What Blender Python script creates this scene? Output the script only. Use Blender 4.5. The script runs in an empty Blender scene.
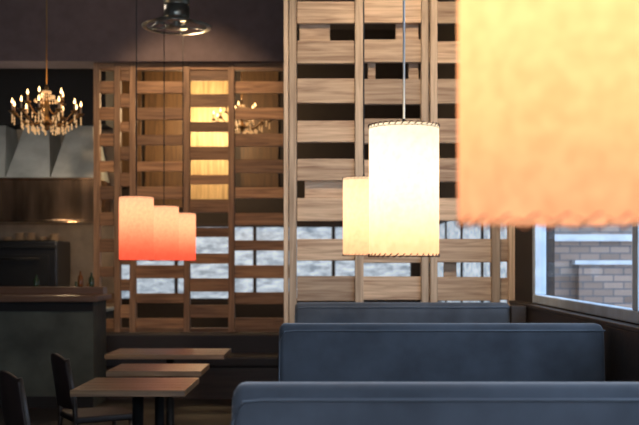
import bpy, bmesh, math, random
from mathutils import Vector, Matrix
random.seed(4)
S=bpy.context.scene
try:
    S.view_settings.view_transform='Standard'
    S.view_settings.look='None'
except Exception as e: print(e)

# ---------------------------------------------------------------- materials
def newmat(name):
    m=bpy.data.materials.new(name); m.use_nodes=True
    nt=m.node_tree
    return m,nt,nt.nodes['Principled BSDF']
def N(nt,t,**kw):
    n=nt.nodes.new(t)
    for k,v in kw.items(): setattr(n,k,v)
    return n
def plain(name,col,rough=.6,metal=0,noise=.12,scale=8,bump=0,emis=None,es=0,spec=None,sheen=0,stretch=None):
    m,nt,b=newmat(name)
    tc=N(nt,'ShaderNodeTexCoord'); no=N(nt,'ShaderNodeTexNoise')
    no.inputs['Scale'].default_value=scale; no.inputs['Detail'].default_value=5
    if stretch:
        mp=N(nt,'ShaderNodeMapping'); mp.inputs['Scale'].default_value=stretch
        nt.links.new(tc.outputs['Object'],mp.inputs['Vector']); nt.links.new(mp.outputs[0],no.inputs['Vector'])
    else: nt.links.new(tc.outputs['Object'],no.inputs['Vector'])
    r=N(nt,'ShaderNodeValToRGB')
    r.color_ramp.elements[0].position=.3; r.color_ramp.elements[1].position=.7
    r.color_ramp.elements[0].color=[c*(1-noise) for c in col]+[1]
    r.color_ramp.elements[1].color=[min(1,c*(1+noise)) for c in col]+[1]
    nt.links.new(no.outputs['Fac'],r.inputs['Fac']); nt.links.new(r.outputs['Color'],b.inputs['Base Color'])
    b.inputs['Roughness'].default_value=rough; b.inputs['Metallic'].default_value=metal
    if spec is not None: b.inputs['Specular IOR Level'].default_value=spec
    if sheen:
        b.inputs['Sheen Weight'].default_value=sheen; b.inputs['Sheen Roughness'].default_value=.4
    if bump:
        bp=N(nt,'ShaderNodeBump'); bp.inputs['Strength'].default_value=bump; bp.inputs['Distance'].default_value=.01
        nt.links.new(no.outputs['Fac'],bp.inputs['Height']); nt.links.new(bp.outputs['Normal'],b.inputs['Normal'])
    if emis:
        b.inputs['Emission Color'].default_value=(*emis,1); b.inputs['Emission Strength'].default_value=es
    return m
def wood(name,c0,c1,axis='X',rough=.6,vlo=.6,vhi=1.25):
    m,nt,b=newmat(name)
    tc=N(nt,'ShaderNodeTexCoord'); mp=N(nt,'ShaderNodeMapping')
    sc={'X':(1.2,14,22),'Y':(14,1.2,22),'Z':(22,14,1.2)}[axis]
    mp.inputs['Scale'].default_value=sc
    geo=N(nt,'ShaderNodeNewGeometry')
    add=N(nt,'ShaderNodeVectorMath',operation='ADD')
    mul=N(nt,'ShaderNodeMath',operation='MULTIPLY'); mul.inputs[1].default_value=37
    nt.links.new(geo.outputs['Random Per Island'],mul.inputs[0])
    nt.links.new(tc.outputs['Object'],add.inputs[0]); nt.links.new(mul.outputs[0],add.inputs[1])
    nt.links.new(add.outputs[0],mp.inputs['Vector'])
    no=N(nt,'ShaderNodeTexNoise'); no.inputs['Scale'].default_value=1.6; no.inputs['Detail'].default_value=7
    no.inputs['Distortion'].default_value=.8
    nt.links.new(mp.outputs[0],no.inputs['Vector'])
    r=N(nt,'ShaderNodeValToRGB')
    r.color_ramp.elements[0].position=.28; r.color_ramp.elements[1].position=.62
    r.color_ramp.elements[0].color=(*c0,1); r.color_ramp.elements[1].color=(*c1,1)
    nt.links.new(no.outputs['Fac'],r.inputs['Fac'])
    hs=N(nt,'ShaderNodeHueSaturation')
    mr=N(nt,'ShaderNodeMapRange'); mr.inputs['To Min'].default_value=vlo; mr.inputs['To Max'].default_value=vhi
    nt.links.new(geo.outputs['Random Per Island'],mr.inputs['Value'])
    nt.links.new(mr.outputs[0],hs.inputs['Value']); nt.links.new(r.outputs['Color'],hs.inputs['Color'])
    nt.links.new(hs.outputs[0],b.inputs['Base Color'])
    b.inputs['Roughness'].default_value=rough
    bp=N(nt,'ShaderNodeBump'); bp.inputs['Strength'].default_value=.25; bp.inputs['Distance'].default_value=.004
    nt.links.new(no.outputs['Fac'],bp.inputs['Height']); nt.links.new(bp.outputs['Normal'],b.inputs['Normal'])
    return m
def shade_mat(name,bot,top,es,tint,lo=0.0,hi=1.0):
    m,nt,b=newmat(name); nt.nodes.remove(b)
    out=nt.nodes['Material Output']
    tc=N(nt,'ShaderNodeTexCoord'); sp=N(nt,'ShaderNodeSeparateXYZ')
    nt.links.new(tc.outputs['Generated'],sp.inputs[0])
    no=N(nt,'ShaderNodeTexNoise'); no.inputs['Scale'].default_value=45; no.inputs['Detail'].default_value=8
    nt.links.new(tc.outputs['Object'],no.inputs['Vector'])
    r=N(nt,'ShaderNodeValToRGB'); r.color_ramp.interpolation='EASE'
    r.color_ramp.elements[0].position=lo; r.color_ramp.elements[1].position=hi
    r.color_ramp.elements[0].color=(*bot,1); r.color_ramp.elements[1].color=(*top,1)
    nt.links.new(sp.outputs['Z'],r.inputs['Fac'])  # lamp glow, weaker towards the bottom, painted into the emission colour
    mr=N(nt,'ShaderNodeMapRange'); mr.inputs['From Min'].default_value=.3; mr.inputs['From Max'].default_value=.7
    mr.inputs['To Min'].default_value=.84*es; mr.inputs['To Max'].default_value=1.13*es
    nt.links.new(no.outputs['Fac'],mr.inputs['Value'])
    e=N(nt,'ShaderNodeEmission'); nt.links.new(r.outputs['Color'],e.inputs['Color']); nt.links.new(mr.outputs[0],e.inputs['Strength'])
    t=N(nt,'ShaderNodeBsdfTranslucent'); t.inputs['Color'].default_value=(*tint,1)
    a=N(nt,'ShaderNodeAddShader'); nt.links.new(e.outputs[0],a.inputs[0]); nt.links.new(t.outputs[0],a.inputs[1])
    nt.links.new(a.outputs[0],out.inputs['Surface'])
    return m
def pane_mat(name):
    m,nt,b=newmat(name)
    tc=N(nt,'ShaderNodeTexCoord'); mp=N(nt,'ShaderNodeMapping'); mp.inputs['Scale'].default_value=(.6,.6,1.6)
    no=N(nt,'ShaderNodeTexNoise')
    no.inputs['Scale'].default_value=9; no.inputs['Detail'].default_value=6; no.inputs['Roughness'].default_value=.6
    nt.links.new(tc.outputs['Object'],mp.inputs['Vector']); nt.links.new(mp.outputs[0],no.inputs['Vector'])
    r=N(nt,'ShaderNodeValToRGB')
    r.color_ramp.elements[0].position=.36; r.color_ramp.elements[1].position=.64
    r.color_ramp.elements[0].color=(.15,.22,.30,1); r.color_ramp.elements[1].color=(.72,.82,.92,1)
    nt.links.new(no.outputs['Fac'],r.inputs['Fac'])
    nt.links.new(r.outputs['Color'],b.inputs['Emission Color']); b.inputs['Emission Strength'].default_value=.85
    b.inputs['Base Color'].default_value=(.3,.35,.4,1); b.inputs['Roughness'].default_value=.3
    return m
def glass_mat():
    m,nt,b=newmat('clear_glass'); nt.nodes.remove(b); out=nt.nodes['Material Output']
    t=N(nt,'ShaderNodeBsdfTransparent'); t.inputs['Color'].default_value=(.92,.96,1,1)
    g=N(nt,'ShaderNodeBsdfGlossy'); g.inputs['Roughness'].default_value=.03
    mx=N(nt,'ShaderNodeMixShader'); mx.inputs[0].default_value=.06
    nt.links.new(t.outputs[0],mx.inputs[1]); nt.links.new(g.outputs[0],mx.inputs[2]); nt.links.new(mx.outputs[0],out.inputs['Surface'])
    return m
def brick_mat():
    m,nt,b=newmat('exterior_brick')
    tc=N(nt,'ShaderNodeTexCoord'); sp=N(nt,'ShaderNodeSeparateXYZ'); cb=N(nt,'ShaderNodeCombineXYZ')
    nt.links.new(tc.outputs['Object'],sp.inputs[0]); nt.links.new(sp.outputs['X'],cb.inputs['X']); nt.links.new(sp.outputs['Z'],cb.inputs['Y'])
    br=N(nt,'ShaderNodeTexBrick'); br.inputs['Scale'].default_value=1
    br.inputs['Brick Width'].default_value=.24; br.inputs['Row Height'].default_value=.085; br.inputs['Mortar Size'].default_value=.008
    br.inputs['Color1'].default_value=(.20,.14,.11,1); br.inputs['Color2'].default_value=(.40,.29,.23,1); br.inputs['Mortar'].default_value=(.12,.12,.13,1)
    nt.links.new(cb.outputs[0],br.inputs['Vector']); nt.links.new(br.outputs['Color'],b.inputs['Base Color'])
    b.inputs['Roughness'].default_value=.9
    return m
def floor_mat():
    m,nt,b=newmat('dark_plank_floor')
    tc=N(nt,'ShaderNodeTexCoord'); br=N(nt,'ShaderNodeTexBrick'); br.inputs['Scale'].default_value=1
    br.inputs['Brick Width'].default_value=1.4; br.inputs['Row Height'].default_value=.14; br.inputs['Mortar Size'].default_value=.004
    br.inputs['Color1'].default_value=(.010,.008,.006,1); br.inputs['Color2'].default_value=(.016,.012,.009,1); br.inputs['Mortar'].default_value=(.005,.005,.005,1)
    nt.links.new(tc.outputs['Object'],br.inputs['Vector']); nt.links.new(br.outputs['Color'],b.inputs['Base Color'])
    b.inputs['Roughness'].default_value=.6
    return m

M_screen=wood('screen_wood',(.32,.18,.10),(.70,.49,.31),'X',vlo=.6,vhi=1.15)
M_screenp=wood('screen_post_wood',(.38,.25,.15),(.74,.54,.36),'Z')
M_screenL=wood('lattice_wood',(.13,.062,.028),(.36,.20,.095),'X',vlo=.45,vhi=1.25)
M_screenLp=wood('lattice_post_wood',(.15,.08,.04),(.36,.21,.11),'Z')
M_table=wood('table_wood',(.09,.045,.018),(.24,.13,.055),'X',.38)
M_darkwood=wood('dark_wood',(.016,.009,.006),(.036,.022,.013),'X',.5)
M_uph=plain('blue_grey_upholstery',(.045,.055,.070),.85,0,.25,6,.35,sheen=.25,spec=.3)
M_uph2=plain('piping_fabric',(.07,.085,.105),.75)
M_dark=plain('near_black_paint',(.008,.007,.007),.85)
M_wallr=plain('dark_brown_wall_paint',(.03,.022,.019),.8)
M_back=plain('back_wall_dark_paint',(.03,.021,.016),.8)
M_litwall=wood('lit_wall_tone',(.42,.27,.12),(.75,.53,.26),'Z',.5)  # warm light on the back wall put into the colour
M_dimwall=wood('dim_wall_tone',(.06,.03,.013),(.14,.075,.03),'Z',.5)  # dimmer copy for the less lit wall
M_soffit=plain('plum_brown_paint',(.11,.082,.084),.85)
M_ceil=plain('ceiling_dark_paint',(.05,.04,.04),.9)
M_steel=plain('steel_reflection_tones',(.32,.20,.12),.2,.95,.85,1.5,stretch=(3,3,.6))  # coppery reflections and bright streaks of the steel painted into its colour
M_steel2=plain('brushed_grey_steel',(.46,.49,.47),.35,.35,.3,3)
M_fix=plain('dull_bronze_metal',(.24,.25,.22),.3,.8,.3,6)
M_iron=plain('black_iron',(.012,.012,.012),.5,.4)
M_brass=plain('aged_brass',(.25,.14,.05),.35,.9)
M_cord=plain('cord_black',(.02,.018,.016),.6)
M_cord2=plain('cord_steel',(.7,.7,.68),.35,.5)
M_lace=plain('leather_lacing',(.10,.045,.02),.7)
M_lace2=plain('tan_lacing',(.34,.17,.08),.7)
M_seat=plain('dark_leather',(.010,.007,.007),.6)
M_chair=plain('chair_back_leather',(.026,.016,.014),.5)
M_counter=plain('counter_front_panel',(.065,.072,.055),.75,0,.45,2.2)
M_ctop=wood('counter_top_wood',(.08,.04,.022),(.16,.085,.045),'X',.4)
M_kwall=plain('kitchen_wall_tile',(.30,.23,.16),.5,0,.2,6)
M_frame=plain('window_frame_paint',(.5,.6,.7),.5)
M_pane=pane_mat('frosted_window_pane')
M_glass=glass_mat()
M_brick=brick_mat(); M_floor=floor_mat()
M_pave=plain('pavement',(.35,.35,.36),.9)
M_stone=plain('pale_stone',(.6,.63,.66),.8)
M_bulb=plain('candle_bulb_glow',(1,.8,.5),.4,emis=(1,.62,.25),es=6)
M_bulbw=plain('lamp_bulb_glow',(1,.9,.7),.4,emis=(1,.85,.6),es=4)
M_cream=plain('candle_sleeve',(.35,.22,.12),.6)
M_cryst=plain('crystal_drops',(.6,.45,.3),.08,.2,emis=(1,.55,.2),es=.5)  # drops glow by themselves to imitate glitter from the bulbs
M_oven=plain('oven_black_enamel',(.008,.008,.009),.35)
M_china=plain('white_china',(.40,.29,.19),.4)

# ---------------------------------------------------------------- mesh helpers
def box(bm,x0,x1,y0,y1,z0,z1,mi=0):
    vs=[bm.verts.new((x,y,z)) for x in (x0,x1) for y in (y0,y1) for z in (z0,z1)]
    for f in ((0,1,3,2),(4,6,7,5),(0,4,5,1),(2,3,7,6),(0,2,6,4),(1,5,7,3)):
        fc=bm.faces.new([vs[i] for i in f]); fc.material_index=mi
def lathe(bm,prof,c,seg=32,mi=0,smooth=True,cap=False):
    rings=[]
    for r,z in prof:
        rings.append([bm.verts.new((c[0]+r*math.cos(2*math.pi*i/seg),c[1]+r*math.sin(2*math.pi*i/seg),c[2]+z)) for i in range(seg)])
    for a,b in zip(rings,rings[1:]):
        for i in range(seg):
            f=bm.faces.new((a[i],a[(i+1)%seg],b[(i+1)%seg],b[i])); f.material_index=mi; f.smooth=smooth
    if cap:
        f=bm.faces.new(rings[0][::-1]); f.material_index=mi
        f=bm.faces.new(rings[-1]); f.material_index=mi
def tube(bm,pts,r,seg=8,mi=0,closed=False):
    pts=[Vector(p) for p in pts]; n=len(pts); rings=[]
    up=Vector((0,0,1))
    for i,p in enumerate(pts):
        a=pts[(i-1)%n] if (closed or i>0) else p; b=pts[(i+1)%n] if (closed or i<n-1) else p
        t=(b-a).normalized()
        ref=up if abs(t.dot(up))<.95 else Vector((1,0,0))
        u=t.cross(ref).normalized(); v=t.cross(u).normalized()
        rings.append([bm.verts.new(p+u*r*math.cos(2*math.pi*k/seg)+v*r*math.sin(2*math.pi*k/seg)) for k in range(seg)])
    rng=range(n) if closed else range(n-1)
    for i in rng:
        a=rings[i]; b=rings[(i+1)%n]
        for k in range(seg):
            f=bm.faces.new((a[k],a[(k+1)%seg],b[(k+1)%seg],b[k])); f.smooth=True; f.material_index=mi
    if not closed:
        for rr in (rings[0],rings[-1]):
            f=bm.faces.new(rr); f.material_index=mi
def obj(name,bm,mats,parent=None,bevel=0,seg=2,loc=None):
    bmesh.ops.recalc_face_normals(bm,faces=bm.faces)
    me=bpy.data.meshes.new(name); bm.to_mesh(me); bm.free()
    for m in mats: me.materials.append(m)
    o=bpy.data.objects.new(name,me); S.collection.objects.link(o)
    if parent: o.parent=parent
    if loc: o.location=loc
    if bevel:
        b=o.modifiers.new('bevel','BEVEL'); b.width=bevel; b.segments=seg; b.limit_method='ANGLE'; b.angle_limit=math.radians(35)
    return o
def empty(name,loc=(0,0,0)):
    e=bpy.data.objects.new(name,None); e.location=loc; e.empty_display_size=.1; S.collection.objects.link(e); return e
def boxes(name,lst,mats,**k):
    bm=bmesh.new()
    for b in lst: box(bm,*b)
    return obj(name,bm,mats,**k)
def light(name,kind,loc,energy,col,parent=None,size=.1,rot=None,sy=None,target=None,angle=60):
    l=bpy.data.lights.new(name,kind); l.energy=energy; l.color=col
    if kind=='POINT': l.shadow_soft_size=size
    if kind=='SPOT':
        l.shadow_soft_size=size; l.spot_size=math.radians(angle); l.spot_blend=.6
    if kind=='AREA':
        l.size=size
        if sy: l.shape='RECTANGLE'; l.size_y=sy
    o=bpy.data.objects.new(name,l); o.location=loc
    if rot: o.rotation_euler=rot
    if target: o.rotation_euler=(Vector(target)-Vector(loc)).to_track_quat('-Z','Y').to_euler()
    S.collection.objects.link(o)
    if parent: o.parent=parent
    return o

H=4.9; XL=-5.2; XR=1.45; YF=-2.0; YB=14.6
# ---------------------------------------------------------------- room shell
boxes('floor',[(XL-.15,XR+.15,YF-.15,YB+.15,-.1,0)],[M_floor])
boxes('ceiling',[(XL-.15,XR+.15,YF-.15,YB+.15,H,H+.1)],[M_ceil])
boxes('wall_left',[(XL-.15,XL,YF-.15,YB+.15,0,H)],[M_wallr])
boxes('wall_right',[(XR,XR+.15,YF-.15,7.12,0,1.22),(XR,XR+.15,YF-.15,7.12,3.2,H),(XR,XR+.15,YF-.15,.6,1.22,3.2),
    (XR,XR+.15,7.12,8.2,0,H),(XR,XR+.15,8.2,YB+.15,0,.92),(XR,XR+.15,8.2,YB+.15,2.08,H),(XR,XR+.15,14.3,YB+.15,.92,2.08)],[M_wallr])
boxes('wall_back',[(XL,XR,YB,YB+.15,0,.92),(XL,XR,YB,YB+.15,2.08,H),(XL,-3.4,YB,YB+.15,.92,2.08),(1.2,XR,YB,YB+.15,.92,2.08)],[M_back])
boxes('wall_front',[(XL,XR,YF-.15,YF,0,.7),(XL,XR,YF-.15,YF,3.6,H),(XL,-3,YF-.15,YF,.7,3.6),(1.2,XR,YF-.15,YF,.7,3.6)],[M_wallr])
boxes('wall_soffit',[(XL,-.5,11.55,12.0,3.83,H)],[M_soffit])
e=empty('wall_light_patches')
boxes('lit_wall_patch',[(-2.04,-1.45,YB-.03,YB,2.3,4.4)],[M_litwall],parent=e,bevel=.004)  # added box, its gold colour stands for the warm-lit wall
boxes('dim_wall_patches',[(-3.3,-2.75,YB-.03,YB,2.6,4.4),(-2.7,-2.15,YB-.03,YB,2.3,4.4),(-1.3,-.75,YB-.03,YB,2.6,4.4)],[M_dimwall],parent=e,bevel=.004)  # added boxes, their brown stands for the dim wall around it
# side window (clear)
e=empty('window_1')
fr=[(XR-.01,XR+.06,.6,7.12,1.22,1.28),(XR-.01,XR+.06,.6,7.12,3.13,3.2)]
for y in (.6,2.65,4.68,7.03): fr.append((XR-.01,XR+.07,y,y+.09,1.28,3.13))
boxes('frame',fr,[M_frame],parent=e,bevel=.006)
boxes('glass',[(XR+.03,XR+.036,.6,7.1,1.25,3.15)],[M_glass],parent=e)
def paned(name,alongx,a0,a1,c,n):
    e=empty(name); fr=[];st=(a1-a0)/n
    def B(u0,u1,z0,z1,t0,t1):
        return (u0,u1,c+t0,c+t1,z0,z1) if alongx else (c+t0,c+t1,u0,u1,z0,z1)
    fr+= [B(a0,a1,.92,.98,0,.08),B(a0,a1,2.02,2.08,0,.08)]
    for i in range(n+1):
        u=a0+i*st; fr.append(B(max(a0,u-.025),min(a1,u+.025),.98,2.02,0.02,.08))
    boxes('frame',fr,[M_darkwood],parent=e)
    boxes('pane',[B(a0,a1,.94,2.06,.04,.05)],[M_pane],parent=e)
paned('window_2',False,8.2,14.3,XR,4)
paned('window_3',True,-3.4,1.2,YB,4)
e=empty('window_4')
fr=[(-3,1.2,YF-.1,YF,.7,.78),(-3,1.2,YF-.1,YF,3.52,3.6)]
for x in (-3,-1.6,-.2,1.12): fr.append((x,x+.08,YF-.1,YF,.78,3.52))
boxes('frame',fr,[M_frame],parent=e)
# outside
boxes('street_pavement',[(1.62,12,-6,20,-.12,-.02)],[M_pave])
e=empty('brick_building')
boxes('brick_facade',[(1.75,9,12,12.3,-.02,7)],[M_brick],parent=e)
boxes('stone_band',[(1.75,9,11.93,12,1.76,1.84),(1.75,9,11.95,12,.55,.66)],[M_stone],parent=e)
boxes('brick_pier',[(2.95,3.6,11.85,12,-.02,1.48)],[M_brick],parent=e)
boxes('pier_cap',[(2.9,3.65,11.82,12,1.48,1.53)],[M_stone],parent=e)

# ---------------------------------------------------------------- right wooden screen
e=empty('wooden_slat_screen',(0,7.85,0))
bm=bmesh.new()
z=1.294-.311*4
while z+.1<H-.02:
    zz=z
    xs=[-.26,.23,.775,1.29,1.44]
    jj=random.uniform(-.008,.008)
    for a,b in zip(xs,xs[1:]):
        j=jj+random.uniform(-.006,.006); h=.094+random.uniform(-.010,.006)
        box(bm,a+.002,b-.002,-.02,.02,max(.001,zz-h+j),min(H-.005,zz+h+j))
    z+=.311
obj('slats',bm,[M_screen],parent=e,bevel=.004,seg=1)
bm=bmesh.new()
for a,b in ((-.361,-.325),(-.318,-.262),(.196,.262),(.712,.768),(.782,.838),(1.262,1.327),(1.395,1.445)):
    box(bm,a,b,-.062 if b<1.39 else -.05,.045,.0,H-.001)
obj('posts',bm,[M_screenp],parent=e,bevel=.004,seg=1)
bm=bmesh.new()
for (x0,x1,n) in ((.52,.70,6),(.3,.36,5),(.52,.7,3),(.62,.7,5),(-.24,.0,6),(.9,1.0,0),(-.2,.12,2)):
    zc=1.294+.311*n+.155
    box(bm,x0,x1,.05,.09,zc-.12,zc+.12)
obj('rear_battens',bm,[M_screen],parent=e,bevel=.003,seg=1)

# ---------------------------------------------------------------- left wooden screen
e=empty('wooden_lattice_screen',(0,11.7,0))
px=[-2.72,-2.48,-2.30,-1.67,-1.15,-.43]
bm=bmesh.new()
z0=.72; n=10; sp=.308
for c in range(5):
    off=[0,.5,0,.5,0][c]
    for k in range(n+1):
        zz=z0+.06+sp*(k+off)
        if zz+.08>3.83: continue
        h=random.uniform(.055,.08)
        box(bm,px[c],px[c+1],-.02,.02,zz-h,zz+h)
box(bm,-2.72,-.43,-.04,.04,3.75,3.83); box(bm,-2.72,-.43,-.04,.04,.66,.74)
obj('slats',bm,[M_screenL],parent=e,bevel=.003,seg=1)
bm=bmesh.new()
for x in px: box(bm,x-.035,x+.035,-.055,.04,.66,3.83)
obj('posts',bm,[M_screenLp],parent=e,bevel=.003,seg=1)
boxes('low_partition',[(-2.75,-.42,-.06,.06,0,.66)],[M_dark],parent=e)
e=empty('banquette_bench')
boxes('backrest',[(-2.7,-.45,11.44,11.6,.40,.70)],[M_seat],parent=e,bevel=.04,seg=4)
boxes('seat_cushion',[(-2.7,-.45,11.03,11.46,.34,.47)],[M_seat],parent=e,bevel=.03,seg=4)
boxes('base',[(-2.7,-.45,11.06,11.55,0,.35)],[M_darkwood],parent=e)

# ---------------------------------------------------------------- booths
def booth(yc,x0=-.235,x1=1.365,endpost=False,zt=1.203):
    e=empty('booth_seat',(0,yc,0))
    dz=zt-1.203
    prof=[(-.15,.42),(-.085,1.12+dz),(-.078,1.16+dz),(-.06,1.19+dz),(-.03,zt),(.03,zt),(.06,1.19+dz),(.078,1.16+dz),(.085,1.12+dz),(.15,.42)]
    bm=bmesh.new(); nx=14; rows=[]
    for i in range(nx+1):
        t=i/nx; x=x0+(x1-x0)*t
        rows.append([bm.verts.new((x,y,z)) for y,z in prof])
    for a,b in zip(rows,rows[1:]):
        for k in range(len(prof)):
            k2=(k+1)%len(prof)
            f=bm.faces.new((a[k],a[k2],b[k2],b[k])); f.smooth=True
    bm.faces.new(rows[0]); bm.faces.new(rows[-1][::-1])
    o=obj('backrest',bm,[M_uph],parent=e,bevel=.028,seg=4)
    o.modifiers['bevel'].angle_limit=math.radians(50)
    bm=bmesh.new()
    for s in (-1,1):
        y=s*.088
        tube(bm,[(x0+.03,s*.155,.45),(x0+.002,s*.12,.8),(x0+.004,y,1.12+dz),(x0+.03,s*.078,1.168+dz),(x0+.08,s*.077,1.172+dz),(.5,s*.077,1.172+dz),(x1,s*.077,1.172+dz)],.004,8)
    obj('piping',bm,[M_uph2],parent=e)
    for s,nm in ((-1,'seat_near'),(1,'seat_far')):
        a,b=sorted((s*.13,s*.62))
        boxes(nm,[(x0,x1,a,b,.34,.47)],[M_uph],parent=e,bevel=.035,seg=4)
    boxes('base',[(x0+.03,x1,-.56,.56,0,.345)],[M_darkwood],parent=e,bevel=.005)
    if endpost: boxes('end_panel',[(x1,1.376,-.12,.12,0,1.2)],[M_darkwood],parent=e,bevel=.004)
booth(2.50,-.24,zt=1.207); booth(5.0,-.252,1.355); booth(7.12,-.248,1.27,True,1.222)
e=empty('booth_side_panel')
boxes('panel',[(1.385,1.449,1.2,7.7,0,1.19)],[M_darkwood],parent=e,bevel=.004)
boxes('sill_cap',[(1.378,1.449,1.2,7.7,1.19,1.215)],[M_darkwood],parent=e,bevel=.005)
def table(cx,cy,wx,wy,name='dining_table'):
    e=empty(name,(cx,cy,0))
    bm=bmesh.new(); n=5; w=wx/2; st=wy/n
    for i in range(n): box(bm,-w,w,-wy/2+i*st+.0005,-wy/2+(i+1)*st-.0005,.712,.75)
    obj('top_planks',bm,[M_table],parent=e,bevel=.002,seg=1)
    bm=bmesh.new()
    lathe(bm,[(.25,0),(.25,.012),(.06,.03),(.035,.06),(.035,.69),(.12,.7),(.12,.712)],(0,0,0),28,cap=True)
    obj('pedestal',bm,[M_iron],parent=e)
for y in (3.75,6.06): table(.55,y,1.3,.66)
table(.55,1.22,1.3,.6)
table(-1.2,6.25,.68,.66); table(-1.23,7.22,.66,.52); table(-1.36,8.5,.98,.6)

def chair(x,y,rot):
    e=empty('dining_chair',(x,y,0)); e.rotation_euler=(0,0,rot); e.scale=(1,1,.94)
    bm=bmesh.new()
    for sx,sy in ((.2,.19),(.2,-.19)): tube(bm,[(sx,sy,0),(sx-.01,sy*.98,.43)],.017,8)
    for sy in (.2,-.2): tube(bm,[(-.25,sy,0),(-.2,sy*.97,.42),(-.21,sy*.96,.6),(-.26,sy*.92,.90)],.018,8)
    tube(bm,[(-.22,.19,.2),(.2,.19,.2)],.009); tube(bm,[(-.22,-.19,.2),(.2,-.19,.2)],.009)
    obj('frame_legs',bm,[M_darkwood],parent=e)
    boxes('seat',[(-.21,.23,-.22,.22,.425,.475)],[M_seat],parent=e,bevel=.018,seg=3)
    bm=bmesh.new(); n=8;rows=[]
    for i in range(n+1):
        v=-.2+.4*i/n; cv=-.03*(1-(v/.2)**2); top=.93-.05*(v/.2)**2
        rows.append([bm.verts.new(p) for p in ((-.195+cv,v,.53),(-.245+cv,v,top),(-.272+cv,v,top),(-.222+cv,v,.53))])
    for a,b in zip(rows,rows[1:]):
        for k in range(4):
            f=bm.faces.new((a[k],a[(k+1)%4],b[(k+1)%4],b[k])); f.smooth=True
    bm.faces.new(rows[0]); bm.faces.new(rows[-1])
    obj('curved_back',bm,[M_chair],parent=e,bevel=.008,seg=2)
chair(-1.665,7.12,math.radians(30)); chair(-1.67,6.02,math.radians(35))

# ---------------------------------------------------------------- pendant lamps
def pendant(x,y,zb,mat,cordm,R=.133,Hh=.49,en=.3,col=(1,.75,.45),lace=None,la=.0042,ln=34,lr=.0017):
    e=empty('pendant_lamp',(x,y,0))
    bm=bmesh.new()
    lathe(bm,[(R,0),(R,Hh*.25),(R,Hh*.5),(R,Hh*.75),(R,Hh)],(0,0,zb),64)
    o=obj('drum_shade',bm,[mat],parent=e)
    so=o.modifiers.new('solid','SOLIDIFY'); so.thickness=.0015; so.offset=-1
    bm=bmesh.new()
    for z0 in (zb,zb+Hh):
        n=ln; a=la; pts=[]
        for i in range(n*8):
            th=2*math.pi*i/(n*8); ph=n*th
            r=R+a*math.cos(ph)*.7-.0005; zz=z0+a*1.3*math.sin(ph)
            pts.append((r*math.cos(th),r*math.sin(th),zz))
        tube(bm,pts,lr,5,closed=True)
    obj('rim_lacing',bm,[lace or M_lace],parent=e)
    bm=bmesh.new()
    zt=zb+Hh-.01
    for i in range(3):
        a=2*math.pi*i/3+.4
        tube(bm,[(0,0,zt),(R*.99*math.cos(a),R*.99*math.sin(a),zt)],.002,6)
    pts=[(R*.985*math.cos(2*math.pi*i/40),R*.985*math.sin(2*math.pi*i/40),zt) for i in range(40)]
    tube(bm,pts,.0025,6,closed=True)
    lathe(bm,[(.02,-.07),(.022,-.06),(.022,0),(.01,.02),(.004,.04)],(0,0,zt),16,cap=True)
    obj('wire_spider',bm,[M_iron],parent=e)
    bm=bmesh.new()
    lathe(bm,[(.003,-.115),(.02,-.108),(.03,-.085),(.028,-.06),(.014,-.03),(.012,0)],(0,0,zt-.07),16)
    obj('bulb',bm,[M_bulbw],parent=e)
    bm=bmesh.new()
    lathe(bm,[(.0045,0),(.0045,H-zt-.03)],(0,0,zt),8,cap=True)
    lathe(bm,[(.015,-.05),(.06,-.03),(.065,-.001)],(0,0,H),24,cap=True)
    obj('cord_and_canopy',bm,[cordm],parent=e)
    light('bulb_light','POINT',(0,0,zb+Hh*.6),en,col,parent=e,size=.05)
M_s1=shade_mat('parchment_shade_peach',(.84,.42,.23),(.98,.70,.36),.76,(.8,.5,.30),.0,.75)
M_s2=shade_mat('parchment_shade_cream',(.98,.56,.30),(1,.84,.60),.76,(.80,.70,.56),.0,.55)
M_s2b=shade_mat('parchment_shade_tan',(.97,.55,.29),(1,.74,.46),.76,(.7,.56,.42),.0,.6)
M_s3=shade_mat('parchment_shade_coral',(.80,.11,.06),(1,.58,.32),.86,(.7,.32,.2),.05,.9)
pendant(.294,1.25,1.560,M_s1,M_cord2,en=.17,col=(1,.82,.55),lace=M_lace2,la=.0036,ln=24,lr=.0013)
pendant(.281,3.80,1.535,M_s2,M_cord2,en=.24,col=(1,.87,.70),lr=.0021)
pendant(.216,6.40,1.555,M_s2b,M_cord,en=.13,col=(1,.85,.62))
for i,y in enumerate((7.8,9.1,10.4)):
    pendant(-1.51+(-.02 if i==2 else 0),y,1.525,M_s3,M_cord,en=.2,col=(1,.65,.42))

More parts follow.
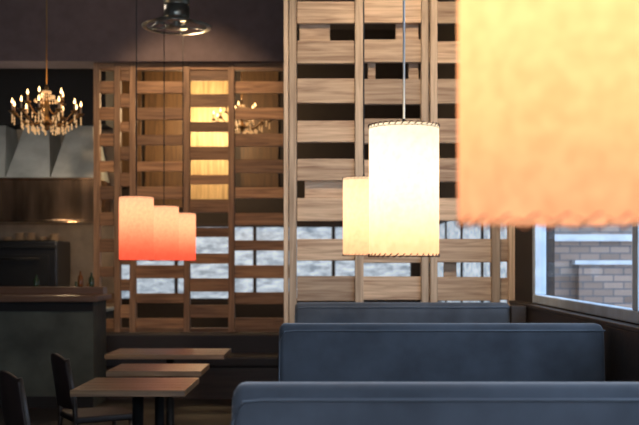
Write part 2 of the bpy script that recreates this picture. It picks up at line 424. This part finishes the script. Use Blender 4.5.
# ---------------------------------------------------------------- chandeliers
def chandelier(x,y,z,R,narm=8):
    e=empty('chandelier',(x,y,0))
    bm=bmesh.new()
    lathe(bm,[(.002,-.12),(.03,-.10),(.02,-.08),(.05,-.06),(.065,-.04),(.03,-.02),(.018,.05),(.03,.1),(.018,.14),(.012,.24),(.02,.27),(.006,.3)],(0,0,z),20,cap=True)
    lathe(bm,[(.006,0),(.006,H-z-.3)],(0,0,z+.3),8,cap=True)
    lathe(bm,[(.02,-.06),(.07,-.03),(.075,-.001)],(0,0,H),20,cap=True)
    cand=bmesh.new(); fl=bmesh.new(); cr=bmesh.new()
    for tier,(rr,zo,n) in enumerate(((R,0,narm),(R*.55,.10,narm//2))):
        for i in range(n):
            a=2*math.pi*(i+.5*tier)/n+.2; c,s=math.cos(a),math.sin(a)
            pts=[]
            for t in [j/10 for j in range(11)]:
                r=.03+(rr-.03)*t; zz=z+zo-.02-.06*math.sin(math.pi*min(1,t*1.15))+.05*t*t
                pts.append((r*c,r*s,zz))
            tube(bm,pts,.006,6)
            p=pts[-1]
            lathe(bm,[(.006,-.01),(.03,.005),(.032,.012),(.01,.014)],p,12,cap=True)
            lathe(cand,[(.009,.012),(.009,.075)],p,10,cap=True)
            lathe(fl,[(.002,.075),(.009,.083),(.010,.095),(.006,.11),(.001,.125)],p,10)
            for dz in (.03,.055,.08):
                lathe(cr,[(.001,-.018),(.009,-.004),(.001,.014)],(p[0],p[1],p[2]-dz),6)
            for qi in (3,5,7):
                q=pts[qi]
                for dz in (.03,.06): lathe(cr,[(.001,-.02),(.01,-.004),(.001,.014)],(q[0],q[1],q[2]-dz),6)
    for k in range(24):
        a=2*math.pi*k/24
        for j in range(3):
            t=(j+.5)/3
            r=.02+.10*t; lathe(cr,[(.001,-.016),(.008,-.003),(.001,.012)],(r*math.cos(a),r*math.sin(a),z+.25-.12*t),6)
    obj('brass_frame',bm,[M_brass],parent=e); obj('candle_sleeves',cand,[M_cream],parent=e)
    obj('flame_bulbs',fl,[M_bulb],parent=e); obj('crystals',cr,[M_cryst],parent=e)
    light('glow','POINT',(0,0,z+.2),6,(1,.6,.3),parent=e,size=.2)
chandelier(-2.55,9.0,2.81,.30,11)
chandelier(-1.14,12.9,3.30,.36,10)  # modelled stand-in for a chandelier reflected in the window

# ---------------------------------------------------------------- industrial ceiling fixture
e=empty('ceiling_spotlight_fixture',(-1.38,9.0,.03))
bm=bmesh.new()
lathe(bm,[(.04,3.655),(.10,3.66),(.115,3.69),(.115,3.78),(.10,3.785),(.10,3.80),(.115,3.805),(.115,3.95),(.08,3.99),(.03,4.03),(.02,4.06),(.02,H-.03)],(0,0,0),32,cap=True)
lathe(bm,[(.27,3.590),(.31,3.592),(.312,3.602),(.27,3.604),(.27,3.590)],(0,0,0),40)
lathe(bm,[(.02,3.58),(.10,3.585),(.10,3.60),(.02,3.61)],(0,0,0),24,cap=True)
obj('motor_and_ring',bm,[M_fix],parent=e)
bm=bmesh.new()
for k in range(5):
    a=2*math.pi*k/5+.3
    c,s=math.cos(a),math.sin(a)
    tube(bm,[(.09*c,.09*s,3.67),(.2*c,.2*s,3.64),(.28*c,.28*s,3.60)],.008,6)
    tube(bm,[(.09*c,.09*s,3.593),(.28*c,.28*s,3.597)],.008,6)
obj('struts',bm,[M_fix],parent=e)
tb=bmesh.new(); tube(tb,[(0,0,3.6),(0,0,3.67)],.03,12); obj('hub',tb,[M_fix],parent=e)

# ---------------------------------------------------------------- kitchen
boxes('wall_kitchen',[(XL,-2.8,13.2,13.3,0,H)],[M_kwall])
e=empty('range_hood')
bm=bmesh.new(); box(bm,-5.15,-2.89,12.3,13.19,2.0,2.55)
box(bm,-5.15,-2.87,12.28,12.3,2.0,2.03); box(bm,-5.15,-2.87,12.28,12.3,2.52,2.55)
obj('canopy_box',bm,[M_steel],parent=e,bevel=.006)
bm=bmesh.new()
for i in range(4):
    a=-5.12+i*.555; b=a+.55
    v=[bm.verts.new(p) for p in ((a,12.35,2.55),(b,12.35,2.55),(b,13.19,2.55),(a,13.19,2.55),(a+.12,12.75,3.25),(b-.12,12.75,3.25),(b-.12,13.19,3.25),(a+.12,13.19,3.25))]
    for f in ((0,1,5,4),(1,2,6,5),(2,3,7,6),(3,0,4,7),(4,5,6,7),(0,3,2,1)): bm.faces.new([v[j] for j in f])
obj('tapered_ducts',bm,[M_steel2],parent=e,bevel=.004)
boxes('duct_chase',[(-5.15,-2.85,12.7,13.19,3.26,H-.01)],[M_dark],parent=e)
e=empty('back_counter')
boxes('cabinet',[(-5.15,-2.85,12.4,13.19,0,.88)],[M_dark],parent=e)
boxes('worktop',[(-5.15,-2.83,12.36,13.19,.88,.92)],[M_steel2],parent=e,bevel=.004)
e=empty('pizza_oven')
boxes('body',[(-4.5,-3.4,12.45,13.1,.97,1.78)],[M_oven],parent=e,bevel=.02)
boxes('door_and_trim',[(-4.42,-3.5,12.43,12.45,1.1,1.6),(-4.5,-3.4,12.425,12.45,1.68,1.72)],[M_iron],parent=e,bevel=.005)
bm=bmesh.new(); tube(bm,[(-4.3,12.39,1.55),(-3.6,12.39,1.55)],.012)
for x in (-4.25,-3.65): tube(bm,[(x,12.39,1.55),(x,12.44,1.55)],.008)
for x in (-4.4,-3.5): 
    for y in (12.55,13.0): lathe(bm,[(.03,.92),(.03,.98)],(x,y,0),10,cap=True)
obj('handle_and_feet',bm,[M_iron],parent=e)
e=empty('stacked_dishes_on_oven')
bm=bmesh.new()
for i in range(7):
    x=-4.4+i*.15; h=random.choice((3,5,6))
    for j in range(h): lathe(bm,[(.03,0),(.06,.012),(.062,.016)],(x,12.7,1.781+j*.017),16,cap=True)
obj('plates',bm,[M_china],parent=e)
e=empty('service_counter')
boxes('counter_body',[(-5.19,-2.45,10.35,10.95,0,1.10)],[M_counter],parent=e)
boxes('counter_top',[(-5.19,-2.40,10.27,11.0,1.10,1.16)],[M_ctop],parent=e,bevel=.006)
boxes('upper_ledge',[(-5.19,-2.45,10.8,11.0,1.16,1.24)],[M_ctop],parent=e,bevel=.005)
boxes('kick_panel',[(-5.19,-2.45,10.33,10.35,0,.12),(-5.19,-2.45,10.33,10.35,1.0,1.10)],[M_dark],parent=e)
def bottle(x,y,z,h,r,mat,name='bottle'):
    bm=bmesh.new(); lathe(bm,[(r*.9,0),(r,.01),(r,h*.6),(r*.35,h*.78),(r*.33,h*.97),(r*.38,h)],(0,0,0),16,cap=True)
    return obj(name,bm,[mat],loc=(x,y,z))
M_bt1=plain('green_glass',(.03,.06,.03),.15); M_bt2=plain('amber_glass',(.18,.07,.02),.15)
for i,x in enumerate((-3.25,-3.1,-2.98)): bottle(x,12.8,.92,.34-.03*i,.04,(M_bt1,M_bt2,M_bt1)[i])
for i,x in enumerate((-2.72,-2.6,-3.2)): bottle(x,10.9,1.242,.17-.02*i,.03,(M_bt2,M_bt1,M_bt1)[i])

# ---------------------------------------------------------------- lights
w=bpy.data.worlds.new('overcast_sky'); S.world=w; w.use_nodes=True
bg=w.node_tree.nodes['Background']; bg.inputs['Color'].default_value=(.66,.8,1,1); bg.inputs['Strength'].default_value=3.8
p=light('window_portal_light','AREA',(XR+.1,3.85,2.2),1,(1,1,1),size=6.4,sy=1.95,rot=(0,math.radians(90),0))
p.data.size=1.95; p.data.size_y=6.4; p.data.cycles.is_portal=True
light('shopfront_daylight','AREA',(.2,YF+.05,2.1),50,(.97,.97,1),size=1.8,sy=2.6,rot=(math.radians(90),0,0))
light('lattice_backlight','POINT',(-1.75,13.7,3.5),105,(1,.70,.38),size=.15)
light('lattice_fill_spot','SPOT',(-1.7,9.9,4.6),215,(1,.66,.38),size=.1,target=(-1.6,11.7,2.75),angle=72)  # unseen spot added to warm the upper lattice and leave the bench dark
light('soffit_uplight','POINT',(-2.4,9.9,4.5),16,(1,.80,.66),size=.15)
light('under_hood_light','POINT',(-3.2,12.15,1.92),7,(1,.7,.4),size=.06)
light('hood_front_light','POINT',(-3.6,11.5,3.0),14,(1,.88,.72),size=.15)
light('bar_light','POINT',(-3.6,9.4,3.0),6,(1,.8,.6),size=.15)
light('screen_fill_spot','SPOT',(.5,5.3,4.4),270,(1,.78,.55),size=.12,target=(.6,7.85,1.9),angle=78)  # unseen spot added to brighten the slats
light('screen_fill_point','POINT',(.5,5.6,4.3),18,(1,.76,.5),size=.15)  # unseen warm fill added for the slat screen

# ---------------------------------------------------------------- camera
c=bpy.data.cameras.new('camera'); co=bpy.data.objects.new('camera',c); S.collection.objects.link(co)
co.location=(0,0,1.51); co.rotation_euler=(math.radians(90),0,0)
c.sensor_width=36; c.lens=36*1000/639; c.shift_x=-.0164; c.shift_y=.0775
c.clip_start=.05; c.dof.use_dof=True; c.dof.focus_distance=4.2; c.dof.aperture_fstop=4.0
S.camera=co
